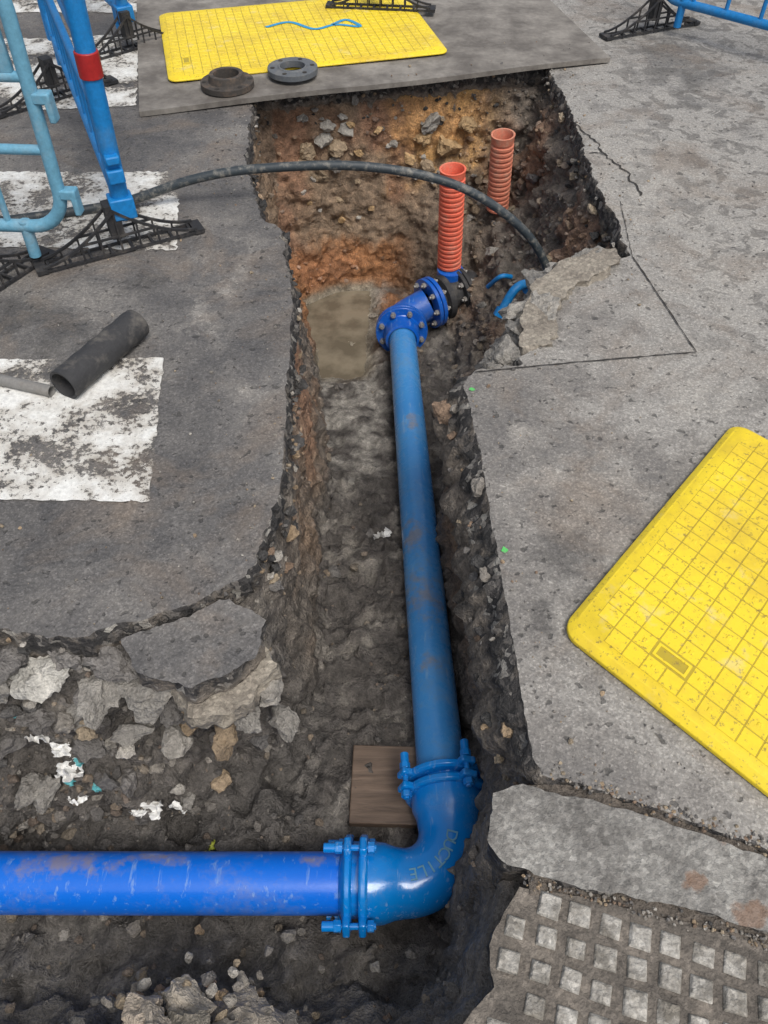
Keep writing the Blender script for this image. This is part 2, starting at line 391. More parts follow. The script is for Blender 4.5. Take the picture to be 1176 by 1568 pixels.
pudm=sstep(3.2,3.4,Y)*sstep(.0,-.12,X)*sstep(.10,.03,hgt)
silt=sstep(.06,-.04,X)*sstep(2.2,2.6,Y)*sstep(.08,.03,hgt)
rub=np.clip(sstep(-.12,-.3,X)*sstep(1.25,1.05,Y)+sstep(.35,.5,X)*sstep(2.1,2.4,Y),0,1)
wall=1-np.abs(no[:,2])
disp=fbm(co,3.2,2)*.025+fbm(co,11,3,.55,4.)*.026+fbm(co,38,2,.6,8.)*.009
disp+=rub*(fbm(co,7,3,.6,12.)*.045+np.abs(fbm(co,15,2,.5,1.))*.025)
disp+=(1-wall)*(1-rub)*(np.abs(fbm(co,14,3,.6,21.))*.035+np.maximum(0,fbm(co,30,2,.5,41.))*.025)
disp+=wall*(pn(np.c_[X*1.5,Y*1.5,Zc*22])*.010+np.maximum(0,fbm(co,20,2,.5,61.))*.02)
disp*=(1-.85*pudm)*(1-.5*silt)
disp=np.where(d<.0,0,disp*np.clip(.35+d/.04,0,1))
co=co+no*disp[:,None]
X,Y,Zc=co.T
def mixc(a,b,t): return a*(1-t[:,None])+np.array(b)*t[:,None]
n1=fbm(co,1.8,3,.5,30.); n2=fbm(co,9,3,.6,50.); n3=fbm(co,30,2,.6,70.)
C=np.tile(np.array([.165,.143,.12]),(len(co),1))
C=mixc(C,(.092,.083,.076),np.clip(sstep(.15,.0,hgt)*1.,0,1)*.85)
C=mixc(C,(.24,.22,.19),sstep(.15,.5,n2)*sstep(.2,0,hgt)*.6)
C=mixc(C,(.28,.195,.13),np.clip(wall*sstep(.06,.2,hgt)*sstep(-.6,.1,n1)*sstep(.9,1.4,Y),0,1)*.85)
C=mixc(C,(.33,.28,.22),np.clip(wall*sstep(.2,.5,n2)*sstep(.3,.5,hgt)*(X<0),0,1)*.5)
far=sstep(3.3,4.0,Y)*wall
C=mixc(C,(.27,.185,.115),far*.9)
C=mixc(C,(.15,.105,.075),far*sstep(-.1,.4,n1+.3*n2)*.75)
C=mixc(C,(.58,.34,.12),np.clip(sstep(3.9,4.2,Y)*sstep(-.05,.20,X+.1*n2)*sstep(.80,.62,X)*sstep(-.62,-.36,Zc+.08*n2)*sstep(-.5,.1,n1+.4*n2),0,1)*.9)
C=mixc(C,(.44,.19,.07),np.clip(sstep(3.3,3.9,Y)*sstep(.25,.0,X)*sstep(-.78,-.93,Zc+.08*n2)*sstep(-1.165,-1.10,Zc),0,1)*.75)
C=mixc(C,(.34,.16,.085),np.clip(sstep(1.7,2.3,Y)*wall*sstep(-.15,.3,n1)*sstep(.05,.1,hgt)*(np.abs(X)<.6),0,1)*.55)
rd=sstep(.45,.7,X)*sstep(2.2,2.6,Y)
C=mixc(C,(.14,.124,.108),rd*.8); C=mixc(C,(.30,.165,.095),rd*sstep(.05,.4,n1)*.6)
C=mixc(C,(.33,.31,.275),silt*sstep(-.3,.3,n2+.1)*.7)
C=mixc(C,(.27,.235,.17),pudm*.7)
nlc=sstep(-.1,-.3,X)*sstep(1.3,1.1,Y)
C=mixc(C,(.085,.079,.073),nlc*.75); C=mixc(C,(.28,.25,.21),nlc*sstep(.1,.45,n2)*sstep(-.45,-.15,Zc)*.75)
C=mixc(C,(.14,.13,.118),sstep(.5,.35,Y)*.6)
C*=(1+.35*n3+.25*n2)[:,None]; C=np.clip(C,.01,.8)
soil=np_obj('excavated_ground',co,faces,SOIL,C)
bvh=BVHTree.FromPolygons(co.tolist(),faces.tolist())
mw=MB(); pts=[(-.66,4.30),(-.70,3.9),(-.60,3.45),(-.52,3.12),(-.1,3.12),(.0,3.4),(.06,4.30)]
mw.add([(x,y,-1.161) for x,y in pts],[tuple(range(7))])
bw=NB('muddy_water'); MW=bw.done(bw.bsdf(bw.mix(bw.ramp(bw.noise(7,4),[(.4,0.),(.6,1.)]),(.14,.118,.085),(.24,.205,.15)),.07,bw.bump(bw.noise(14,3),.12,.01)))
mw.obj('muddy_puddle',MW,smooth=False)
# ------------------------------------------------------------------ rocks
def ico(sub):
    bm=bmesh.new(); bmesh.ops.create_icosphere(bm,subdivisions=sub,radius=1); v=np.array([x.co[:] for x in bm.verts]); f=np.array([[q.index for q in p.verts] for p in bm.faces]); bm.free(); return v,f
ICO={k:ico(k) for k in (1,2,3,4,5)}
def rock(sub,size,flat=.7,ang=True,nz=.12):
    v,f=ICO[sub]; v=v.copy()
    if ang:
        for _ in range(9):
            q=rng.normal(size=3); q/=np.linalg.norm(q); dd=v@q; c=rng.uniform(.5,.8); v-=np.maximum(dd-c,0)[:,None]*q
    v*=(1+nz*fbm(v+rng.uniform(0,90,3),1.6,2 if sub<3 else 5,.58))[:,None]
    v*=np.array([rng.uniform(.8,1.25),rng.uniform(.7,1.1),flat*rng.uniform(.75,1.15)])
    R3=np.array(Euler((rng.uniform(-.5,.5),rng.uniform(-.5,.5),rng.uniform(0,6.28))).to_matrix())
    return (v@R3.T)*size,f
PAL=[(.22,.20,.175),(.15,.14,.13),(.29,.265,.23),(.31,.25,.175),(.11,.105,.10),(.38,.355,.315),(.23,.16,.11),(.32,.235,.15)]
class Rocks:
    def __init__(s): s.V=[];s.F=[];s.C=[];s.o=0
    def add(s,p,size,sub=1,col=None,**k):
        v,f=rock(sub,size,**k); s.V.append(v+np.array(p)); s.F.append(f+s.o); s.o+=len(v)
        c=np.array(col if col is not None else PAL[rng.integers(len(PAL))])*rng.uniform(.75,1.2)
        s.C.append(np.tile(c,(len(v),1)))
    def obj(s,name,smooth=False):
        o=np_obj(name,np.concatenate(s.V),np.concatenate(s.F),ROCK,np.concatenate(s.C),smooth=False)
        if smooth: o.data.shade_smooth(); o.data.set_sharp_from_angle(angle=math.radians(28))
        return o
G=Rocks()
w=np.where(d>.0,1.,0)*(1-pudm)*(1-.7*silt)*(.35+1.6*rub+.3*(1-wall))*(.3+np.clip(.5+n1,0,1.5)); w*=(Y>.05)
w/=w.sum()
pick=rng.choice(len(co),6500,p=w)
for i in pick:
    s=.0035+.004*rng.exponential()+(.012*rng.random() if rng.random()<.10 else 0)
    if rub[i]>.5 and rng.random()<.07: s=rng.uniform(.012,.03)
    s=min(s,.035)
    base=C[i]*1.1
    cc=PAL[rng.integers(len(PAL))]
    c=.4*np.array(cc)+.6*base
    G.add(co[i]+no[i]*s*.15,s,1 if s<.012 else 2,col=c,nz=.2)
G.obj('trench_gravel')
K=Rocks()
def near(p):
    r=bvh.find_nearest(Vector(p)); return np.array(r[0]),np.array(r[1])
def bigr(p,s,col,snap=True,**k):
    q=np.array(p,float)
    if snap: q,nn=near(p); q=q+nn*s*.12
    K.add(q,s,3 if s<.06 else 4,col=col,nz=k.pop('nz',.28),**k)
GR=(.26,.245,.22); LG=(.38,.355,.315); BR=(.31,.235,.155); WH=(.55,.53,.48); DK=(.16,.15,.14); OC=(.46,.31,.16)
for p,s,c in [((-.33,.96,-.3),.055,GR),((-.44,.88,-.35),.05,BR),((-.50,.93,-.28),.045,DK),
    ((-.97,.80,-.5),.06,GR),((-.75,.92,-.2),.05,DK),((-.30,1.02,-.25),.04,DK),((-1.03,.85,-.4),.05,DK),
    ((-.45,.80,-.6),.035,BR),((-.56,.78,-.6),.03,GR),((-.68,.75,-.62),.04,DK),((-.14,2.3,-1.),.035,GR),((-.2,1.75,-.8),.03,DK),((-.05,2.0,-.9),.03,DK),
    ((-.42,4.3,-.33),.07,BR),((-.33,4.3,-.28),.06,LG),((-.25,4.3,-.32),.065,BR),((-.28,4.3,-.42),.05,LG),((-.48,4.3,-.40),.05,BR),((-.37,4.3,-.46),.06,BR),((-.2,4.3,-.24),.05,LG),((-.30,4.3,-.2),.045,LG),
    ((.22,4.35,-.3),.06,OC),((.30,4.35,-.25),.07,LG),((.38,4.35,-.33),.08,OC),((.24,4.35,-.45),.05,BR),((.45,4.4,-.25),.06,OC),((.15,4.35,-.4),.045,OC),((.33,4.35,-.5),.045,LG),
    ((.72,3.8,-.55),.05,GR),((.8,4.1,-.4),.05,DK),((.6,3.9,-.7),.04,GR),((.9,3.6,-.25),.06,GR),
    ((.52,3.6,-.85),.035,GR),((.65,3.4,-.7),.035,LG),((.63,2.5,-.25),.06,GR),((.55,2.35,-.3),.06,GR),((.74,2.7,-.25),.06,GR),((.42,2.08,-.2),.05,GR)]:
    bigr(p,s,c)
for p,s,c in [((-.62,.93,-.17),.095,GR),((-.87,.945,-.13),.075,WH),((-1.02,.94,-.15),.085,GR),((-.75,.92,-.17),.075,GR),((-1.18,.93,-.16),.09,GR),((-.50,.92,-.22),.07,BR),((-.36,.90,-.26),.06,GR),((-.43,.86,-.33),.055,BR),((-.93,.90,-.27),.06,DK),((-.68,.88,-.32),.055,GR),((-.56,.86,-.35),.05,LG),((-.80,.86,-.38),.05,DK),((-1.1,.86,-.36),.07,GR),((-.31,.94,-.2),.05,LG),((-1.0,.80,-.52),.06,GR),((-.72,.80,-.5),.04,DK),((-.28,.93,-.36),.05,GR),((-.69,.97,-.10),.07,DK),((-.82,.99,-.09),.06,DK),((-.95,.985,-.09),.07,DK),((-1.1,.985,-.08),.075,GR),((-.80,.93,-.26),.06,GR),((-.57,.93,-.27),.06,DK)]:
    bigr(p,s,c,snap=False,flat=.65,nz=.35)
for p,s in [((.79,2.665,-.035),.085),((.695,2.585,-.03),.10),((.605,2.49,-.035),.095),((.535,2.37,-.04),.10),((.49,2.24,-.04),.085),((.43,2.12,-.05),.07),((.87,2.73,-.05),.07),((.68,2.68,-.14),.09),((.56,2.52,-.17),.085),((.48,2.38,-.2),.08),((.37,2.06,-.07),.05),((.79,2.76,-.14),.07),((.42,2.24,-.18),.06),((.61,2.62,-.26),.07),((.50,2.50,-.30),.06),((.64,2.56,-.08),.12),((.52,2.33,-.11),.12),((.74,2.68,-.10),.10)]:
    bigr(p,s,GR if rng.random()<.7 else LG,snap=False,flat=.6,nz=.4)
cand=np.where((~kerbside)&(RP[:,0]>-1.7)&(RP[:,0]<1.0)&(RP[:,1]>.66))[0]
for k in range(620):
    i=cand[rng.integers(len(cand))]; z=-rng.uniform(.02,.25); s=.006+.007*rng.exponential(); s=min(s,.03)
    rfk=rightface[i]; off=np.interp(-z,[0,.1,.18,.27],[0,.04,.06,-.01])*rfk+.004
    p=edge[i]+nrm[i]*(off+rng.uniform(0,.02))
    c=(.05,.048,.046) if rng.random()<.4 else PAL[rng.integers(len(PAL))]
    bigr((p[0],p[1],z),s*(1.6 if rfk>.5 and rng.random()<.3 else 1),c,snap=False)
for k in range(60):
    bigr((rng.uniform(-1.2,-.28),rng.uniform(.76,1.0),rng.uniform(-.6,-.12)),rng.uniform(.014,.036),PAL[rng.integers(6)])
for k in range(35):
    bigr((rng.uniform(.42,.92),rng.uniform(2.3,4.3),rng.uniform(-.9,-.2)),rng.uniform(.010,.026),PAL[rng.integers(6)])
for k in range(40):
    bigr((rng.uniform(-.5,.6),4.3,rng.uniform(-.8,-.15)),rng.uniform(.012,.035),[BR,OC,LG,GR][rng.integers(4)])
for k in range(30):
    bigr((rng.uniform(-.7,.15),rng.uniform(.1,.45),-.6),rng.uniform(.01,.022),PAL[rng.integers(8)])
K.obj('rubble_stones',True)
B=Rocks()
for p,s,c in [((-.44,.11,-.31),.19,(.34,.295,.235)),((-.33,.20,-.38),.10,(.31,.275,.23)),((-.51,.23,-.26),.05,(.46,.39,.31)),((-.58,.15,-.37),.10,(.31,.265,.215)),((-.42,.25,-.32),.06,(.36,.32,.265)),((-.28,.15,-.46),.07,(.28,.25,.21)),((-.36,.14,-.23),.06,(.38,.34,.29)),((-.47,.19,-.22),.05,(.33,.29,.24)),((-.40,.20,-.25),.06,(.30,.27,.22))]:
    B.add(p,s,5 if s>.15 else 4,col=c,nz=.28,flat=.85)
for k in range(160):
    B.add((rng.normal(-.43,.11),rng.normal(.23,.05),-.30-rng.random()*.18),rng.uniform(.006,.020),2,nz=.2)
B.obj('concrete_lump',True)
Q=Rocks(); k=0
while k<1800:
    i=rng.integers(n); p=edge[i]-nrm[i]*(rng.exponential(.10)+.004); k+=1
    if p[1]<.0 or p[0]<-1.6 or (kerbside[i] and p[0]>1.2): continue
    s=.0012+.0016*rng.exponential(); s=min(s,.009); Q.add((p[0],p[1],s*.4),s,1,nz=.2)
for k in range(700):
    a=rng.random(); b_=rng.random()
    if a<.6: x=.36+b_*1.0; y=.648-(x-.35)*.36+rng.normal(0,.012); Q.add((x,y,.0),rng.uniform(.002,.007),1,nz=.2)
    else: x=.28+b_*1.0; y=.425-(x-.28)*.24+rng.normal(0,.008)-max(0,x-.75)*.1; Q.add((x,y,-.006),rng.uniform(.002,.006),1,nz=.2)
# scattered stones and crumbs lying on the carriageway and the plate
for k in range(260):
    x=rng.uniform(-1.5,2.0); y=rng.uniform(.7,4.5)
    if polydist(np.array([x]),np.array([y]),P_road)[0]>-.02: continue
    if y>3.8 and x<1.4: continue
    Q.add((x,y,.002),.0018+.002*rng.exponential(),1,nz=.2)
for k in range(60):
    a=rng.uniform(.3,2.5); b_=rng.uniform(.02,.45); p=Vector((-1.20,3.92))+Vector((2.44,.68)).normalized()*a+Vector((-.21,.98)).normalized()*b_
    if p.x<.55 and b_>.2: continue
    Q.add((p.x,p.y,.036),.002+.003*rng.exponential(),1,nz=.2)
Q.obj('loose_grit')
gx2=np.arange(.27,2.28,.02); gy2=np.arange(-1.36,.64,.02); A,Bm=np.meshgrid(gx2,gy2)
ins=polydist(A,Bm,[(.34,.665),(.57,.585),(.80,.50),(2.3,-.04),(2.3,-1.4),(.1,-1.4),(.15,.1),(.25,.28),(.28,.42),(.29,.60)])
zz=-.010+.010*fbm(np.c_[A.ravel(),Bm.ravel(),np.zeros(A.size)],12,3).reshape(A.shape)
under=polydist(A,Bm,[(.27,.415),(.53,.365),(.75,.305),(1.5,.05),(2.28,-.24),(2.28,-1.38),(.06,-1.38),(.07,.0),(.20,.31)])
zz=np.where(under>0.015,-.05,zz)
id2=np.arange(A.size).reshape(A.shape); ok=(ins>-.0)
fq=np.stack([id2[:-1,:-1],id2[:-1,1:],id2[1:,1:],id2[1:,:-1]],-1).reshape(-1,4); okf=ok.ravel()[fq].all(1)
cd=np.tile([.13,.11,.09],(A.size,1))
np_obj('joint_dirt',np.c_[A.ravel(),Bm.ravel(),zz.ravel()],fq[okf],SOIL,cd)
# ------------------------------------------------------------------ broken slabs
def slab(name,poly,z0,th,mat_top,mat_side,tilt=(0.,0.),nz=.012,step=.012,parent=None):
    q=resample(poly,step); c=q.mean(0)
    a=np.sum(q[:,0]*np.roll(q[:,1],-1)-np.roll(q[:,0],-1)*q[:,1]); t=np.roll(q,-2,0)-np.roll(q,2,0); t/=np.linalg.norm(t,axis=1)[:,None]+1e-9
    nn=np.stack([t[:,1],-t[:,0]],1)*(1 if a>0 else -1)
    q3=np.c_[q,np.zeros(len(q))]; q=q+nn*(fbm(q3,9,2)*nz+fbm(q3,35,2)*nz*.5)[:,None]
    zt=z0+(q[:,0]-c[0])*tilt[0]+(q[:,1]-c[1])*tilt[1]
    V=[];L=[0,.005,.02,.045,.07,1.]; m=len(q)
    for li,l in enumerate(L):
        zz=l if l<1 else th
        if l<1 and l>=th: zz=th*.9
        p=np.c_[q,zt-zz]; r=min(1,li/2)
        p[:,:2]-=nn*((.004 if li>0 else 0)-(fbm(p,14,2,.5,8)*.02+fbm(p,45,2)*.006)*r*(nz/.012))[:,None]
        V.append(p)
    V=np.concatenate(V); bm=bmesh.new(); vv=[bm.verts.new(p) for p in V]
    ft=bm.faces.new(vv[:m]); ft.material_index=0
    for li in range(len(L)-1):
        for k in range(m):
            k2=(k+1)%m; f=bm.faces.new((vv[li*m+k],vv[li*m+k2],vv[(li+1)*m+k2],vv[(li+1)*m+k])); f.material_index=1; f.smooth=True
    fb=bm.faces.new(vv[-m:]); fb.material_index=1
    bmesh.ops.triangulate(bm,faces=[ft,fb]); bmesh.ops.recalc_face_normals(bm,faces=bm.faces)
    me=bpy.data.meshes.new(name); bm.to_mesh(me); bm.free(); me.materials.append(mat_top); me.materials.append(mat_side)
    o=bpy.data.objects.new(name,me); COL.objects.link(o)
    if parent: o.parent=parent
    return o
OLDC=mk_conc('old_concrete',(.33,.295,.24),(.19,.165,.135))
slab('broken_asphalt_slab',[(-.655,.985),(-.40,1.105),(-.30,1.045),(-.315,.935),(-.46,.86),(-.60,.895)],-.022,.075,R,EDGE,tilt=(-.03,.06))
slab('broken_concrete_slab',[(-.56,.97),(-.32,1.05),(-.27,.97),(-.33,.87),(-.47,.83)],-.115,.07,OLDC,OLDC,tilt=(.0,.12),nz=.018)
slab('broken_concrete_slab',[(.90,2.70),(.76,2.66),(.62,2.56),(.53,2.44),(.48,2.28),(.47,2.12),(.58,2.12),(.62,2.36),(.74,2.48),(.90,2.60)],.022,.15,OLDC,OLDC,tilt=(.02,.02),nz=.022)
slab('kerb_stone',[(.235,.595),(.30,.615),(.57,.545),(.80,.455),(1.5,.20),(2.28,-.09),(2.28,-.22),(1.5,.07),(.75,.325),(.53,.385),(.30,.43),(.25,.455),(.215,.50)],.004,.16,CONC,EDGE,nz=.010)
pav=empty('tactile_paving')
ppoly=[(.27,.415),(.53,.365),(.75,.305),(1.5,.05),(2.28,-.24),(2.28,-1.38),(.06,-1.38),(.07,.0),(.13,.17),(.205,.24),(.20,.31)]
slab('slab_base',ppoly,-.008,.07,PAVE,EDGE,nz=.006,parent=pav)
st=MB(); an=math.radians(-17); ca,sa=math.cos(an),math.sin(an)
pit_=.0585
gi=[(i,j) for i in range(-8,40) for j in range(-24,6)]
PX=np.array([.27+i*pit_*ca-(j*pit_)*sa for i,j in gi]); PY=np.array([.395+i*pit_*sa+j*pit_*ca for i,j in gi])
dd=polydist(PX,PY,ppoly)
for x,y,q in zip(PX,PY,dd):
    if q<.022 or x>1.4: continue
    if rng.random()<.05: continue
    hh=.010*rng.uniform(.35,1.1); sz=.044*rng.uniform(.85,1.05)
    st.box((x+rng.normal(0,.0015),y+rng.normal(0,.0015),-.008+hh/2),(sz,sz*rng.uniform(.90,1.08),hh),Matrix.Rotation(an+rng.uniform(-.06,.06),3,'Z'),rng.uniform(.70,.86))
st.obj('studs',STUD,bevel=.003,parent=pav)
# ------------------------------------------------------------------ cracks, saw cut, markings
def ribbon(name,pts,w,mat,jit=.01,z=.004):
    P=[];
    for a,b in zip(pts,pts[1:]):
        L=math.dist(a,b); m=max(1,int(L/.02))
        for i in range(m): P.append((a[0]+(b[0]-a[0])*i/m,a[1]+(b[1]-a[1])*i/m))
    P.append(pts[-1]); v=[];f=[]
    for i,p in enumerate(P):
        q=P[min(i+1,len(P)-1)]; r=P[max(i-1,0)]; t=Vector((q[0]-r[0],q[1]-r[1])).normalized(); nn=Vector((-t.y,t.x))
        j=random.uniform(-jit,jit); ww=w*random.uniform(.4,1.2)
        v+=[(p[0]+nn.x*(j+ww/2),p[1]+nn.y*(j+ww/2),z),(p[0]+nn.x*(j-ww/2),p[1]+nn.y*(j-ww/2),z)]
        if i: f.append((2*i-2,2*i-1,2*i+1,2*i))
    mb=MB(); mb.add(v,f); return mb.obj(name,mat,smooth=False)
ribbon('road_crack',[(.93,3.85),(.98,3.72),(1.02,3.51),(1.08,3.36),(1.10,3.15)],.010,DARK,.012)
ribbon('road_crack',[(.95,3.55),(1.03,3.52)],.007,DARK,.01)
ribbon('saw_cut',[(.965,2.68),(1.06,2.09),(.60,2.03),(.30,1.985)],.006,DARK,.0012,z=.0045)
ribbon('saw_cut',[(.965,2.68),(1.0,3.1)],.003,DARK,.002,z=.004)
def sheet(name,poly,z,mat):
    mb=MB(); mb.add([(x,y,z) for x,y in poly],[tuple(range(len(poly)))]); return mb.obj(name,mat,smooth=False)
def rag(poly,s=.02,a=.008):
    q=resample(poly,s); return [(p[0]+random.uniform(-a,a),p[1]+random.uniform(-a,a)) for p in q]
sheet('road_marking',rag([(-2.2,2.06),(-1.29,2.05),(-.74,2.06),(-.665,1.42),(-1.09,1.43),(-2.2,1.45)],.02,.004),.004,PAINT)
sheet('road_marking',rag([(-2.6,3.33),(-1.71,3.36),(-.91,3.36),(-.81,2.72),(-1.53,2.75),(-2.5,2.75)]),.004,PAINT)
sheet('road_marking',rag([(-2.6,4.95),(-1.92,4.97),(-1.43,5.05),(-1.25,4.05),(-1.72,4.0),(-2.5,4.0)]),.004,PAINT)
sheet('road_marking',rag([(-2.9,6.4),(-1.0,6.3),(-1.1,5.4),(-1.95,5.4),(-2.8,5.4)]),.004,PAINT)
GRN=mk_simple('green_spray',(.10,.5,.12),.8,(.2,.2,.18),.9,60)
for x,y in ((.285,1.90),(.325,1.25)):
    sheet('spray_mark',[(x+.010*math.cos(a*.9)*random.uniform(.3,1.3),y+.010*math.sin(a*.9)*random.uniform(.3,1.3)) for a in range(7)],.004,GRN)
# ------------------------------------------------------------------ trench plate, boards, flanges
pl=MB(); nxp,nyp=40,24
u=Vector((2.44,.68)).normalized(); vdir=Vector((-.21,.98)).normalized(); o0=Vector((-1.20,3.92)); Lu,Lv=2.53,1.75
v=[];f=[]
for zi in (0,1):
    for j in range(nyp+1):
        for i in range(nxp+1):
            a=i/nxp*Lu; b=j/nyp*Lv
            p=o0+u*a+vdir*b
            z=.004+zi*.024+.008*math.sin(a*2.2)**2
            v.append((p.x,p.y,z))
W=nxp+1; T=W*(nyp+1)
for j in range(nyp):
    for i in range(nxp):
        a=j*W+i; f.append((T+a,T+a+1,T+a+W+1,T+a+W)); f.append((a,a+W,a+W+1,a+1))
for i in range(nxp):
    f.append((i,i+1,T+i+1,T+i)); a=nyp*W+i; f.append((a+1,a,T+a,T+a+1))
for j in range(nyp):
    a=j*W; f.append((a+W,a,T+a,T+a+W)); a=j*W+nxp; f.append((a,a+W,T+a+W,T+a))
pl.add(v,f).obj('trench_cover_plate',STEELP)
def board(name,o,u,v,Lu,Lv,z,th=.028):
    e=empty(name); u=Vector(u).normalized(); v=Vector(v).normalized(); o=Vector(o)
    def P(a,b,z): q=o+u*a+v*b; return (q.x,q.y,z)
    r=.05; out=[]
    for cx,cy,a0 in ((r,r,180),(Lu-r,r,270),(Lu-r,Lv-r,0),(r,Lv-r,90)):
        for k in range(7):
            a=math.radians(a0+k*15); out.append((cx+r*math.cos(a),cy+r*math.sin(a)))
    m=MB(); V=[];n_=len(out)
    for ins,zz in ((0,0),(0,th*.45),(.018,th)):
        for a,b in out:
            ca_=Lu/2+(a-Lu/2)*(1-2*ins/Lu); cb=Lv/2+(b-Lv/2)*(1-2*ins/Lv); V.append(P(ca_,cb,z+zz))
    F=[tuple(2*n_+k for k in range(n_)),tuple(range(n_))[::-1]]
    for l in range(2):
        for k in range(n_): F.append((l*n_+k,l*n_+(k+1)%n_,(l+1)*n_+(k+1)%n_,(l+1)*n_+k))
    m.add(V,F).obj('panel',YEL,parent=e,bevel=.002)
    t=MB(); s=.05; ni=int((Lu-.06)/s); nj=int((Lv-.06)/s); ou=(Lu-ni*s)/2; ovv=(Lv-nj*s)/2
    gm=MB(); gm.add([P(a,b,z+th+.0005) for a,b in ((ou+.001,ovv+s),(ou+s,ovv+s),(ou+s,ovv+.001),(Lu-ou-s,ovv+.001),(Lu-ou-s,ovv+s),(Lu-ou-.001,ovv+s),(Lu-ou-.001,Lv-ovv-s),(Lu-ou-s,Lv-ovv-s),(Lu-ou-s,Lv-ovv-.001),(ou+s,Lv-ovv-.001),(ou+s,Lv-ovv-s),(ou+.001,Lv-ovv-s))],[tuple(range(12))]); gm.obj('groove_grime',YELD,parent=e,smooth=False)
    for i in range(ni):
        for j in range(nj):
            if (i in(0,ni-1)) and (j in (0,nj-1)): continue
            if i==1 and j in(3,4) : continue
            a0=ou+i*s;b0=ovv+j*s; vv=[]
            for g,zz in ((.0012,0),(.0026,.0016)):
                for da,db in((g,g),(s-g,g),(s-g,s-g),(g,s-g)): vv.append(P(a0+da,b0+db,z+th+zz))
            t.add(vv,[(4,5,6,7),(0,1,5,4),(1,2,6,5),(2,3,7,6),(3,0,4,7)])
            if (i+j)%3==0:
                c_=.006; aa=a0+s*.5; bb=b0+s*.5; vv=[]
                for g,zz in((c_,.0016),(c_*.6,.0034)):
                    for da,db in((-g,-g),(g,-g),(g,g),(-g,g)): vv.append(P(aa+da,bb+db,z+th+zz))
                t.add(vv,[(4,5,6,7),(0,1,5,4),(1,2,6,5),(2,3,7,6),(3,0,4,7)])
    t.obj('grip_tiles',YEL,parent=e,smooth=False)
    h=MB()
    a0,b0=ou+s,ovv+3*s
    for (x0,y0,x1,y1) in ((.005,.005,.045,.012),(.005,.088,.045,.095),(.005,.012,.011,.088),(.039,.012,.045,.088)):
        h.add([P(a0+x,b0+y,z+th+zz) for zz in(.0006,.002) for x,y in((x0,y0),(x1,y0),(x1,y1),(x0,y1))],[(4,5,6,7),(0,1,5,4),(1,2,6,5),(2,3,7,6),(3,0,4,7)])
    h.obj('handle_recess',YEL,parent=e,smooth=False)
    return e
board('yellow_trench_board',(.432,.992),(.655,.75),(.69,-.725),.985,1.5,.004)
board('yellow_trench_board',(-1.11,4.24),(1.48,.40),(-.24,1.0),1.52,1.02,.038,.016)
wv=catmull([(-.68,4.98,0),(-.55,5.06,0),(-.40,4.95,0),(-.28,5.02,0),(-.14,4.99,0),(-.22,5.10,0),(-.30,5.02,0)],8)
mb=MB();vv=[];ff=[]
for i,p in enumerate(wv):
    q=wv[min(i+1,len(wv)-1)];r=wv[max(i-1,0)];t_=(q-r).normalized(); nn=Vector((-t_.y,t_.x,0)); ww=.013
    vv+=[(p.x+nn.x*ww,p.y+nn.y*ww,.0585),(p.x-nn.x*ww,p.y-nn.y*ww,.0585)]
    if i: ff.append((2*i-2,2*i-1,2*i+1,2*i))
mb.add(vv,ff).obj('stencil_logo',mk_simple('blue_stencil',(.03,.3,.55),.6),smooth=False)
def flange(c,ri,ro,th,hub,mat,bolts,axis=(0,0,1),name='flange',parent=None):
    q=Vector((0,0,1)).rotation_difference(Vector(axis).normalized()); c=Vector(c)
    mb=MB()
    prof=[(ri,0),(ro,0),(ro,th),(ri+hub[0],th),(ri+hub[0]*.7,th+hub[1]),(ri,th+hub[1])]
    mb.lathe(prof,c,axis,48,closed=True)
    o=mb.obj(name,mat,bevel=.002,parent=parent)
    b2=MB(); rb=(ro+ri+hub[0])/2
    for k in range(bolts):
        a=2*math.pi*k/bolts+.2; p=c+q@Vector((rb*math.cos(a),rb*math.sin(a),th+.0008)); ax=q@Vector((0,0,1))
        b2.lathe([(.012,0),(.012,.001),(.0005,.001)],p,ax,12)
    b2.obj('bolt_holes',DARK,parent=parent)
    return o
for c,m_,hb,rr in (((-.80,4.20,.038),IRON,(.03,.035),.135),((-.475,4.33,.056),mk_simple('grey_gasket_iron',(.11,.12,.13),.6,(.26,.24,.21),.5),(.012,.006),.13)):
    e=empty('pipe_flange'); flange(c,.065,rr,.028,hb,m_,6,name='ring',parent=e)
# ------------------------------------------------------------------ main blue pipes
water=empty('water_main_pipe')
ax0=Vector((.10,3.50,-.985)); ax1=Vector((.178,.70,-.60))
pth=[ax0.lerp(ax1,k/40)+Vector((0,0,-.012*math.sin(k/40*math.pi))) for k in range(0,41)]
m=MB(); m.tube([p for p in pth if p.y>.80],.0735,48); m.obj('long_pipe',PIPEV,parent=water)
m=MB(); m.tube([(-2.25,.575,-.60),(-1.2,.572,-.60),(-.6,.57,-.60),(-.09,.57,-.60)],.079,56); m.obj('branch_pipe',PIPEH,parent=water)
elb=empty('pipe_elbow')
cx,cy,zc,rb=.055,.70,-.60,.13
arc=[(.185,.80,zc),(.185,.76,zc),(.185,.735,zc)]+[(cx+rb*math.cos(a),cy-rb*math.sin(a),zc) for a in np.linspace(0,math.pi/2,16)]+[(.03,.57,zc),(.0,.57,zc),(-.05,.57,zc)]
rs=[.106,.104,.092]+[.088]*16+[.092,.102,.106]
m=MB(); m.tube(arc,rs,56,caps=False); m.obj('bend_body',FIT,parent=elb,ang=60)
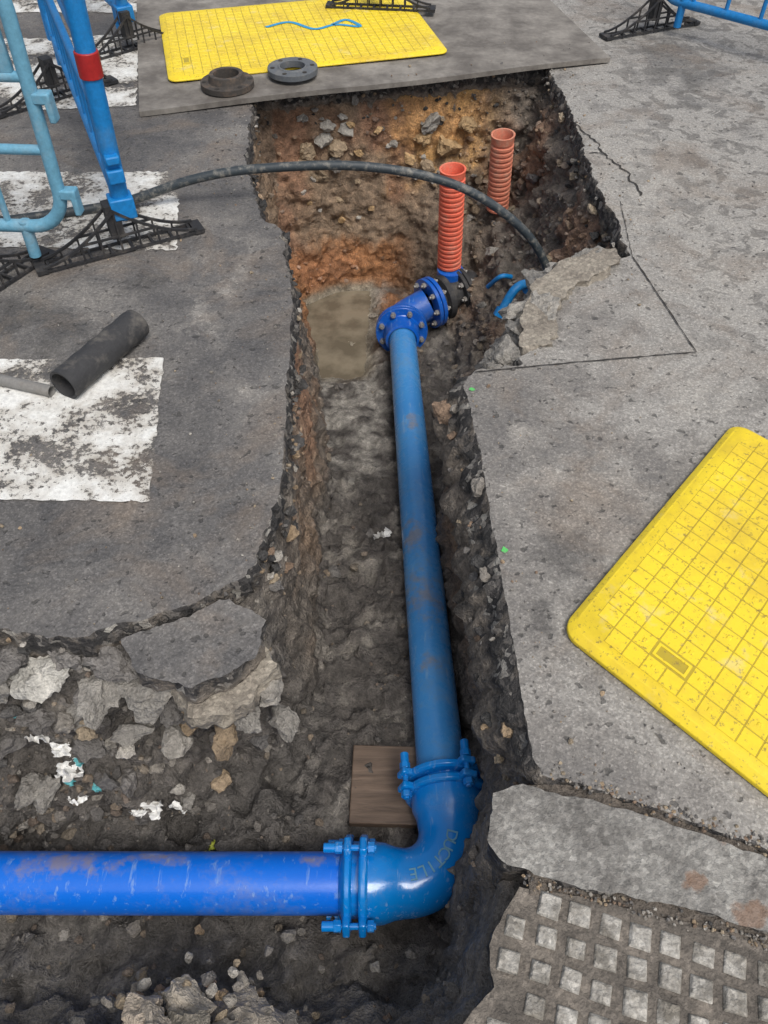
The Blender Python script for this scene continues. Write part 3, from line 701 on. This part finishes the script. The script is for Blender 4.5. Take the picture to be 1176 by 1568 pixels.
def coupling(c,axis,par,rot=.6,r=.105,mat=FIT):
    """socket flange + gland ring + lugs with T bolts"""
    ax=Vector(axis).normalized(); q=Vector((0,0,1)).rotation_difference(ax); c=Vector(c)
    m=MB(); m.lathe([(.075,-.012),(r+.012,-.012),(r+.018,-.006),(r+.018,.006),(r+.012,.012),(.075,.012)],c,ax,48)
    m.lathe([(.078,.030),(r+.010,.030),(r+.018,.036),(r+.018,.048),(r+.006,.056),(.092,.060),(.078,.066)],c,ax,48)
    m.lathe([(.090,-.05),(.100,-.045),(r,-.012)],c,ax,48)
    m.lathe([(.088,.0),(.088,.04)],c,ax,48)
    m.obj('gland_ring',mat,parent=par,bevel=.0015)
    l=MB(); b=MB()
    for k in range(4):
        a=rot+k*math.pi/2; p0=c+q@Vector(((r+.026)*math.cos(a),(r+.026)*math.sin(a),0))
        for h in (0,.042):
            Rm=(q.to_matrix()@Matrix.Rotation(a,3,'Z'))
            l.box(p0+ax*h-(q@Vector((math.cos(a),math.sin(a),0)))*.008,(.052,.046,.020),Rm)
        b.tube([p0-ax*.035,p0+ax*.10],.0085,12)
        b.lathe([(.0005,.055),(.016,.055),(.016,.075),(.0005,.075)],p0,ax,6)
        b.lathe([(.0005,-.030),(.016,-.030),(.016,-.012),(.0005,-.012)],p0,ax,6)
        b.lathe([(.0005,.072),(.0125,.072),(.0125,.105),(.0005,.107)],p0,ax,16)
    l.obj('lugs',mat,parent=par,bevel=.006,seg=3); b.obj('bolts',mat,parent=par,bevel=.0015)
coupling((-.055,.57,zc),(-1,0,0),elb,rot=.45)
coupling((.183,.81,zc),(-.03,1,-.1),elb,rot=.45)
txt='DUCTILE'
for k,chh in enumerate(txt):
    a=math.radians(14+k*11); cu=bpy.data.curves.new('t','FONT'); cu.body=chh; cu.size=.044; cu.extrude=.005; cu.align_x='CENTER'
    to=bpy.data.objects.new('letter',cu); COL.objects.link(to); 
    me=bpy.data.meshes.new_from_object(to.evaluated_get(bpy.context.evaluated_depsgraph_get())); bpy.data.objects.remove(to)
    me.materials.clear(); me.materials.append(BARL)
    lo=bpy.data.objects.new('cast_letter_%d'%k,me); COL.objects.link(lo); lo.parent=elb
    rr=rb-.012
    lo.location=(cx+rr*math.cos(a),cy-rr*math.sin(a),zc+.085)
    lo.rotation_euler=(0,0,-a-math.pi/2)
ff_=empty('flanged_bend')
def fpair(c,axis,par,ro=.14,mat=FITD):
    ax=Vector(axis).normalized(); q=Vector((0,0,1)).rotation_difference(ax); c=Vector(c)
    m=MB(); m.lathe([(.07,-.026),(ro,-.026),(ro,-.003),(.07,-.003)],c,ax,48); m.lathe([(.07,.003),(ro,.003),(ro,.026),(.07,.026)],c,ax,48)
    m.lathe([(ro-.02,-.004),(ro-.02,.004)],c,ax,40); m.obj('flange_pair',mat,parent=par,bevel=.003)
    g=MB()
    for k in range(8):
        a=k*math.pi/4+.39; p=c+q@Vector(((ro-.026)*math.cos(a),(ro-.026)*math.sin(a),0))
        g.tube([p-ax*.055,p+ax*.055],.008,10)
        for h in(-.044,.026): g.lathe([(.0005,h),(.0155,h),(.0155,h+.018),(.0005,h+.018)],p,ax,6)
    g.obj('flange_bolts',ZINC,parent=par)
d1=(ax0-ax1).normalized()
c1=ax0+d1*.05
m=MB(); m.lathe([(.078,-.12),(.092,-.115),(.098,-.09),(.10,-.03),(.11,-.02)],c1,d1,48); m.obj('adaptor_body',FITD,parent=ff_)
fpair(c1,d1,ff_,.145)
P0=c1; d2=Vector((.85,.50,.06)).normalized()
P2=Vector((.27,3.77,-.965)); pts=[P0+d1*.02,P0+d1*.08,P0+d1*.12+d2*.02,P0+d1*.14+d2*.06,P2-d2*.02]
m=MB(); m.tube(catmull(pts,6),.092,40,caps=False); m.obj('bend_body',FITD,parent=ff_)
fpair(P2,d2,ff_,.145)
m=MB(); m.tube([P2+d2*.02,P2+d2*.30],.088,32); m.lathe([(.085,.06),(.12,.07),(.13,.10),(.085,.11)],P2,d2,32); m.obj('main_stub',BLKR,parent=ff_)
fpair(P2+d2*.20,d2,ff_,.13,BLKR)
m=MB(); m.lathe([(.05,-.2),(.06,-.08),(.075,-.07),(.075,-.03),(.03,-.02),(.03,.03),(.0005,.03)],(.38,3.90,-.80),(0,0,1),24); m.obj('valve_cap',FITD,parent=ff_)
# ------------------------------------------------------------------ red ducts
def duct(base,top,r,mat):
    e=empty('corrugated_duct'); b=Vector(base); t=Vector(top); L=(t-b).length; ax=t-b; prof=[]; h=0; 
    while h<L-.04:
        prof+=[(r,h),(r,h+.012),(r-.010,h+.016),(r-.010,h+.024)]; h+=.028
    prof+=[(r-.002,h),(r,L-.012),(r+.002,L),(r-.008,L),(r-.012,L-.02),(r-.014,0)]
    m=MB(); m.lathe(prof,b,ax,36); m.obj('sleeve',mat,parent=e,bevel=0,ang=25)
duct((.375,3.92,-.84),(.355,3.90,-.245),.068,DUCT)
duct((.655,4.2,-.62),(.635,4.17,-.19),.063,DUCT2)
# ------------------------------------------------------------------ hose
hp=catmull([(-2.2,2.7,.03),(-1.7,2.86,.025),(-1.3,2.98,.02),(-1.07,3.04,.035),(-.78,3.08,.11),(-.5,3.1,.145),(-.07,3.1,.152),(.31,3.1,.07),(.60,3.1,-.12),(.75,3.1,-.33),(.79,3.1,-.5),(.79,3.1,-.75)],10)
m=MB(); m.tube(hp,.0185,20); m.obj('black_water_hose',HOSE)
sv=empty('service_pipe_fitting')
m=MB(); m.tube(catmull([(.82,3.35,-.60),(.72,3.30,-.53),(.64,3.24,-.52),(.58,3.20,-.62)],6),.022,16)
m.lathe([(.0005,0),(.036,0),(.036,.05),(.024,.055),(.024,.09)],(.70,3.29,-.54),(.7,.4,-.1),16); m.lathe([(.0005,0),(.03,0),(.03,.04),(.0005,.04)],(.585,3.205,-.61),(-.4,-.3,-.8),8); m.obj('compression_elbow',BARD,parent=sv)
m=MB(); m.tube(catmull([(.66,3.5,-.62),(.60,3.47,-.60),(.55,3.53,-.70)],6),.012,12); m.obj('blue_offcut',BARD,parent=sv)
m=MB(); m.tube([(.68,3.05,-.56),(.67,3.08,-.85)],.035,16); m.obj('stop_tap_tube',GREYP,parent=sv)
m=MB(); m.box((.11,.865,-.685),(.42,.24,.035),Matrix.Rotation(-.03,3,'Z')); m.obj('timber_board',WOOD,bevel=.004)
def hollow(name,a,b,r,th,mat,seg=36,bump=.0):
    a=Vector(a);b=Vector(b);L=(b-a).length; N=14; prof=[(r*(1+bump*math.sin(i*2.1)),L*i/N) for i in range(N+1)]+[(r-th,L-.0005),(r-th,.0005)]
    m=MB(); m.lathe(prof,a,b-a,seg,closed=True); return m.obj(name,mat)
hollow('black_pipe_offcut',(-1.01,1.86,.053),(-.845,2.185,.053),.052,.008,BLKR,bump=.03)
hollow('grey_pipe_offcut',(-1.45,1.99,.02),(-1.06,1.87,.02),.019,.003,GREYP)
# ------------------------------------------------------------------ barriers
def foot(c,ang,par,z=0.004,L=.60,H=.15):
    m=MB(); u=Vector((math.cos(ang),math.sin(ang),0)); w=Vector((-u.y,u.x,0)); Rz=Matrix.Rotation(ang,3,'Z'); c=Vector((c[0],c[1],z))
    def top(x): return .022+H*(1-min(1,abs(x)/(L/2)))**1.7
    for sgn in (-1,1):
        y=sgn*.034
        xs=np.linspace(-L/2,L/2,25)
        for a,b in zip(xs,xs[1:]):
            a=float(a);b=float(b)
            for fn in (lambda x:.008,top):
                pa=c+u*a+w*y+Vector((0,0,fn(a))); pb=c+u*b+w*y+Vector((0,0,fn(b)))
                mid=(pa+pb)/2; dv=pb-pa; rot=Rz@Matrix.Rotation(-math.atan2(dv.z,(b-a)),3,'Y')
                m.box(mid,(dv.length+.004,.009,.010),rot)
        for x in np.linspace(-L/2+.08,L/2-.08,7):
            x=float(x); h=top(x); m.box(c+u*x+w*y+Vector((0,0,h/2)),(.007,.007,h),Rz)
        hh=.02+H*.34; xe=(1-((hh-.022)/H)**(1/1.7))*(L/2)
        m.box(c+w*y+Vector((0,0,hh)),(2*xe,.008,.008),Rz)
    for x in np.linspace(-L/2+.02,L/2-.02,8): m.box(c+u*float(x)+Vector((0,0,.008)),(.010,.072,.012),Rz)
    m.box(c+Vector((0,0,H*.5+.05)),(.050,.060,H-.02),Rz)
    for s_ in(-1,1): m.box(c+u*s_*(L/2+.01)+Vector((0,0,.010)),(.04,.085,.016),Rz)
    m.obj('lattice_foot',BLK,parent=par,smooth=False)
def barrier(name,o,dirv,mat,feet=(),style=0,z=.0,L=2.,H=1.0,lean=(0,0)):
    e=empty(name); d=Vector((dirv[0],dirv[1],0)).normalized(); o=Vector((o[0],o[1],0)); le=Vector((lean[0],lean[1],0))
    def P(s,h): return o+d*float(s)+Vector((0,0,h+z))+le*h
    m=MB(); rc=.13; zb=.17
    path=[]
    for cxx,cz,a0 in ((rc,zb+rc,180),(L-rc,zb+rc,270),(L-rc,H-rc,0),(rc,H-rc,90)):
        for k in range(8):
            a=math.radians(a0+k*90/7); path.append(P(cxx+rc*math.cos(a),cz+rc*math.sin(a)))
    path.append(path[0]); m.tube(path,.0235,14)
    m.tube([P(.0,.45),P(L,.45)],.017,12); m.tube([P(0,.68),P(L,.68)],.017,12)
    for s in np.arange(.22,L-.1,.20): m.tube([P(s,zb),P(s,.45)],.012,8)
    for s in (.16,L-.16):
        m.tube([P(s,.05),P(s,zb+.02)],.022,12)
    m.obj('frame',mat,parent=e)
    m=MB(); rot=Matrix.Rotation(math.atan2(d.y,d.x),3,'Z')
    m.box(P(L/2,.82),(L-.08,.022,.26),rot)
    if not style:
        for s in (.0,L):
            for h in (.30,.62):
                m.box(P(s+(-.035 if s==0 else .035),h),(.06,.045,.035),rot); m.box(P(s+(-.055 if s==0 else .055),h-.03),(.022,.045,.09),rot)
    else:
        m.box(P(-.035,.36),(.05,.05,.03),rot); m.box(P(-.035,.30),(.045,.06,.05),rot)
        for s in (.0,L):
            m.tube([P(s,.12),P(s,.97)],[.034,.034],12)
        m.box(P(-.005,.17),(.08,.09,.08),rot)
    m.obj('board_and_clips',mat,parent=e,bevel=.006)
    if style:
        m=MB(); m.tube([P(0,.62),P(0,.70)],.040,14); m.obj('red_band',RED,parent=e,bevel=.003)
    for c,a in feet: foot(c,a,e,z=.004+z)
    return e
barrier('plastic_barrier',(-1.00,2.76),(-.55,1.3),BARD,[((-1.03,2.73),math.atan2(.28,.52)),((-1.67,4.14),math.atan2(.40,.45))],1,lean=(.04,0))
barrier('plastic_barrier',(-1.16,2.60),(-1.,.06),BARL,[((-1.47,2.42),math.atan2(.5,.28)),((-2.9,2.7),1.2)],0,lean=(.05,0))
barrier('plastic_barrier',(-1.44,4.85),(-.60,1.0),BARD,[((-1.43,4.80),math.atan2(.39,.44)),((-2.4,6.4),.7)],1)
barrier('plastic_barrier',(-.02,5.32),(.02,1.),BARD,[((-.02,5.30),-.12),((.02,7.2),-.1)],0,z=.05)
barrier('plastic_barrier',(1.58,5.12),(.64,-.62),BARD,[((1.57,5.09),math.atan2(.23,.53)),((2.9,3.8),.9)],0)
# ------------------------------------------------------------------ litter
def litter(p,s,col,nm='crumpled_litter'):
    q,nn=near(p); N=9; g=np.linspace(-1,1,N); A,Bm=np.meshgrid(g,g); v=np.c_[A.ravel(),Bm.ravel(),np.zeros(N*N)]
    off=rng.uniform(0,50,3); v[:,2]=fbm(v+off,1.4,3,.7)*.7; v[:,0]+=fbm(v+off+9,1.2,2)*.3; v[:,1]+=fbm(v+off+19,1.2,2)*.3
    R3=np.array(Euler((rng.uniform(-.7,.7),rng.uniform(-.7,.7),rng.uniform(0,6))).to_matrix()); v=(v@R3.T)*s*np.array([1,.7,1])+q+nn*(s*.35)
    f=[(j*N+i,j*N+i+1,(j+1)*N+i+1,(j+1)*N+i) for j in range(N-1) for i in range(N-1)]
    mb=MB(); mb.add(v.tolist(),f); return mb.obj(nm,col,smooth=False)
WP=mk_simple('white_paper',(.75,.75,.73),.5,(.3,.27,.22),.6); TL=mk_simple('teal_wrapper',(.12,.42,.45),.4); YG=mk_simple('green_wrapper',(.5,.55,.08),.5)
for p,s,c in [((-.96,.90,-.4),.035,WP),((-.87,.83,-.45),.035,WP),((-.83,.85,-.42),.025,TL),((-.91,.86,-.42),.025,WP),((-.66,.73,-.6),.035,WP),((-.62,.72,-.6),.025,WP),((-.50,.69,-.68),.018,YG),((-.80,.80,-.5),.02,TL),((-.02,1.98,-.87),.035,WP),((-.93,.82,-.5),.02,WP),((-.86,.77,-.55),.025,WP),((-1.0,.93,-.3),.018,TL),((-.70,.75,-.58),.02,WP),((-.90,.79,-.5),.016,TL)]:
    litter(p,s,c)
# ------------------------------------------------------------------ world, sun, camera
wd=bpy.data.worlds.new('World'); scene.world=wd; wd.use_nodes=True; nt=wd.node_tree
SAZ,SEL=150,60
sky=nt.nodes.new('ShaderNodeTexSky'); sky.sky_type='NISHITA'; sky.sun_disc=False; sky.sun_elevation=math.radians(SEL); sky.sun_rotation=math.radians(SAZ); sky.dust_density=4.; sky.air_density=1.; sky.ozone_density=.6
hs=nt.nodes.new('ShaderNodeHueSaturation'); hs.inputs['Saturation'].default_value=.5
bg=nt.nodes['Background']; nt.links.new(sky.outputs[0],hs.inputs['Color']); nt.links.new(hs.outputs[0],bg.inputs[0]); bg.inputs[1].default_value=.145
sl=bpy.data.lights.new('sun','SUN'); sl.energy=1.8; sl.angle=math.radians(24); sl.color=(1,.965,.91)
so=bpy.data.objects.new('sun',sl); COL.objects.link(so)
az=math.radians(SAZ); el=math.radians(SEL); sd=Vector((math.sin(az)*math.cos(el),math.cos(az)*math.cos(el),math.sin(el)))
so.rotation_euler=sd.to_track_quat('Z','Y').to_euler(); so.location=sd*10
cam=bpy.data.cameras.new('camera'); cam.sensor_fit='VERTICAL'; cam.sensor_height=24; cam.lens=18; cam.clip_start=.05; cam.clip_end=500
co_=bpy.data.objects.new('camera',cam); COL.objects.link(co_); co_.location=(0,0,1.65); co_.rotation_euler=(math.radians(40),0,0); scene.camera=co_
scene.view_settings.view_transform='Standard'; scene.view_settings.look='None'; scene.view_settings.exposure=0
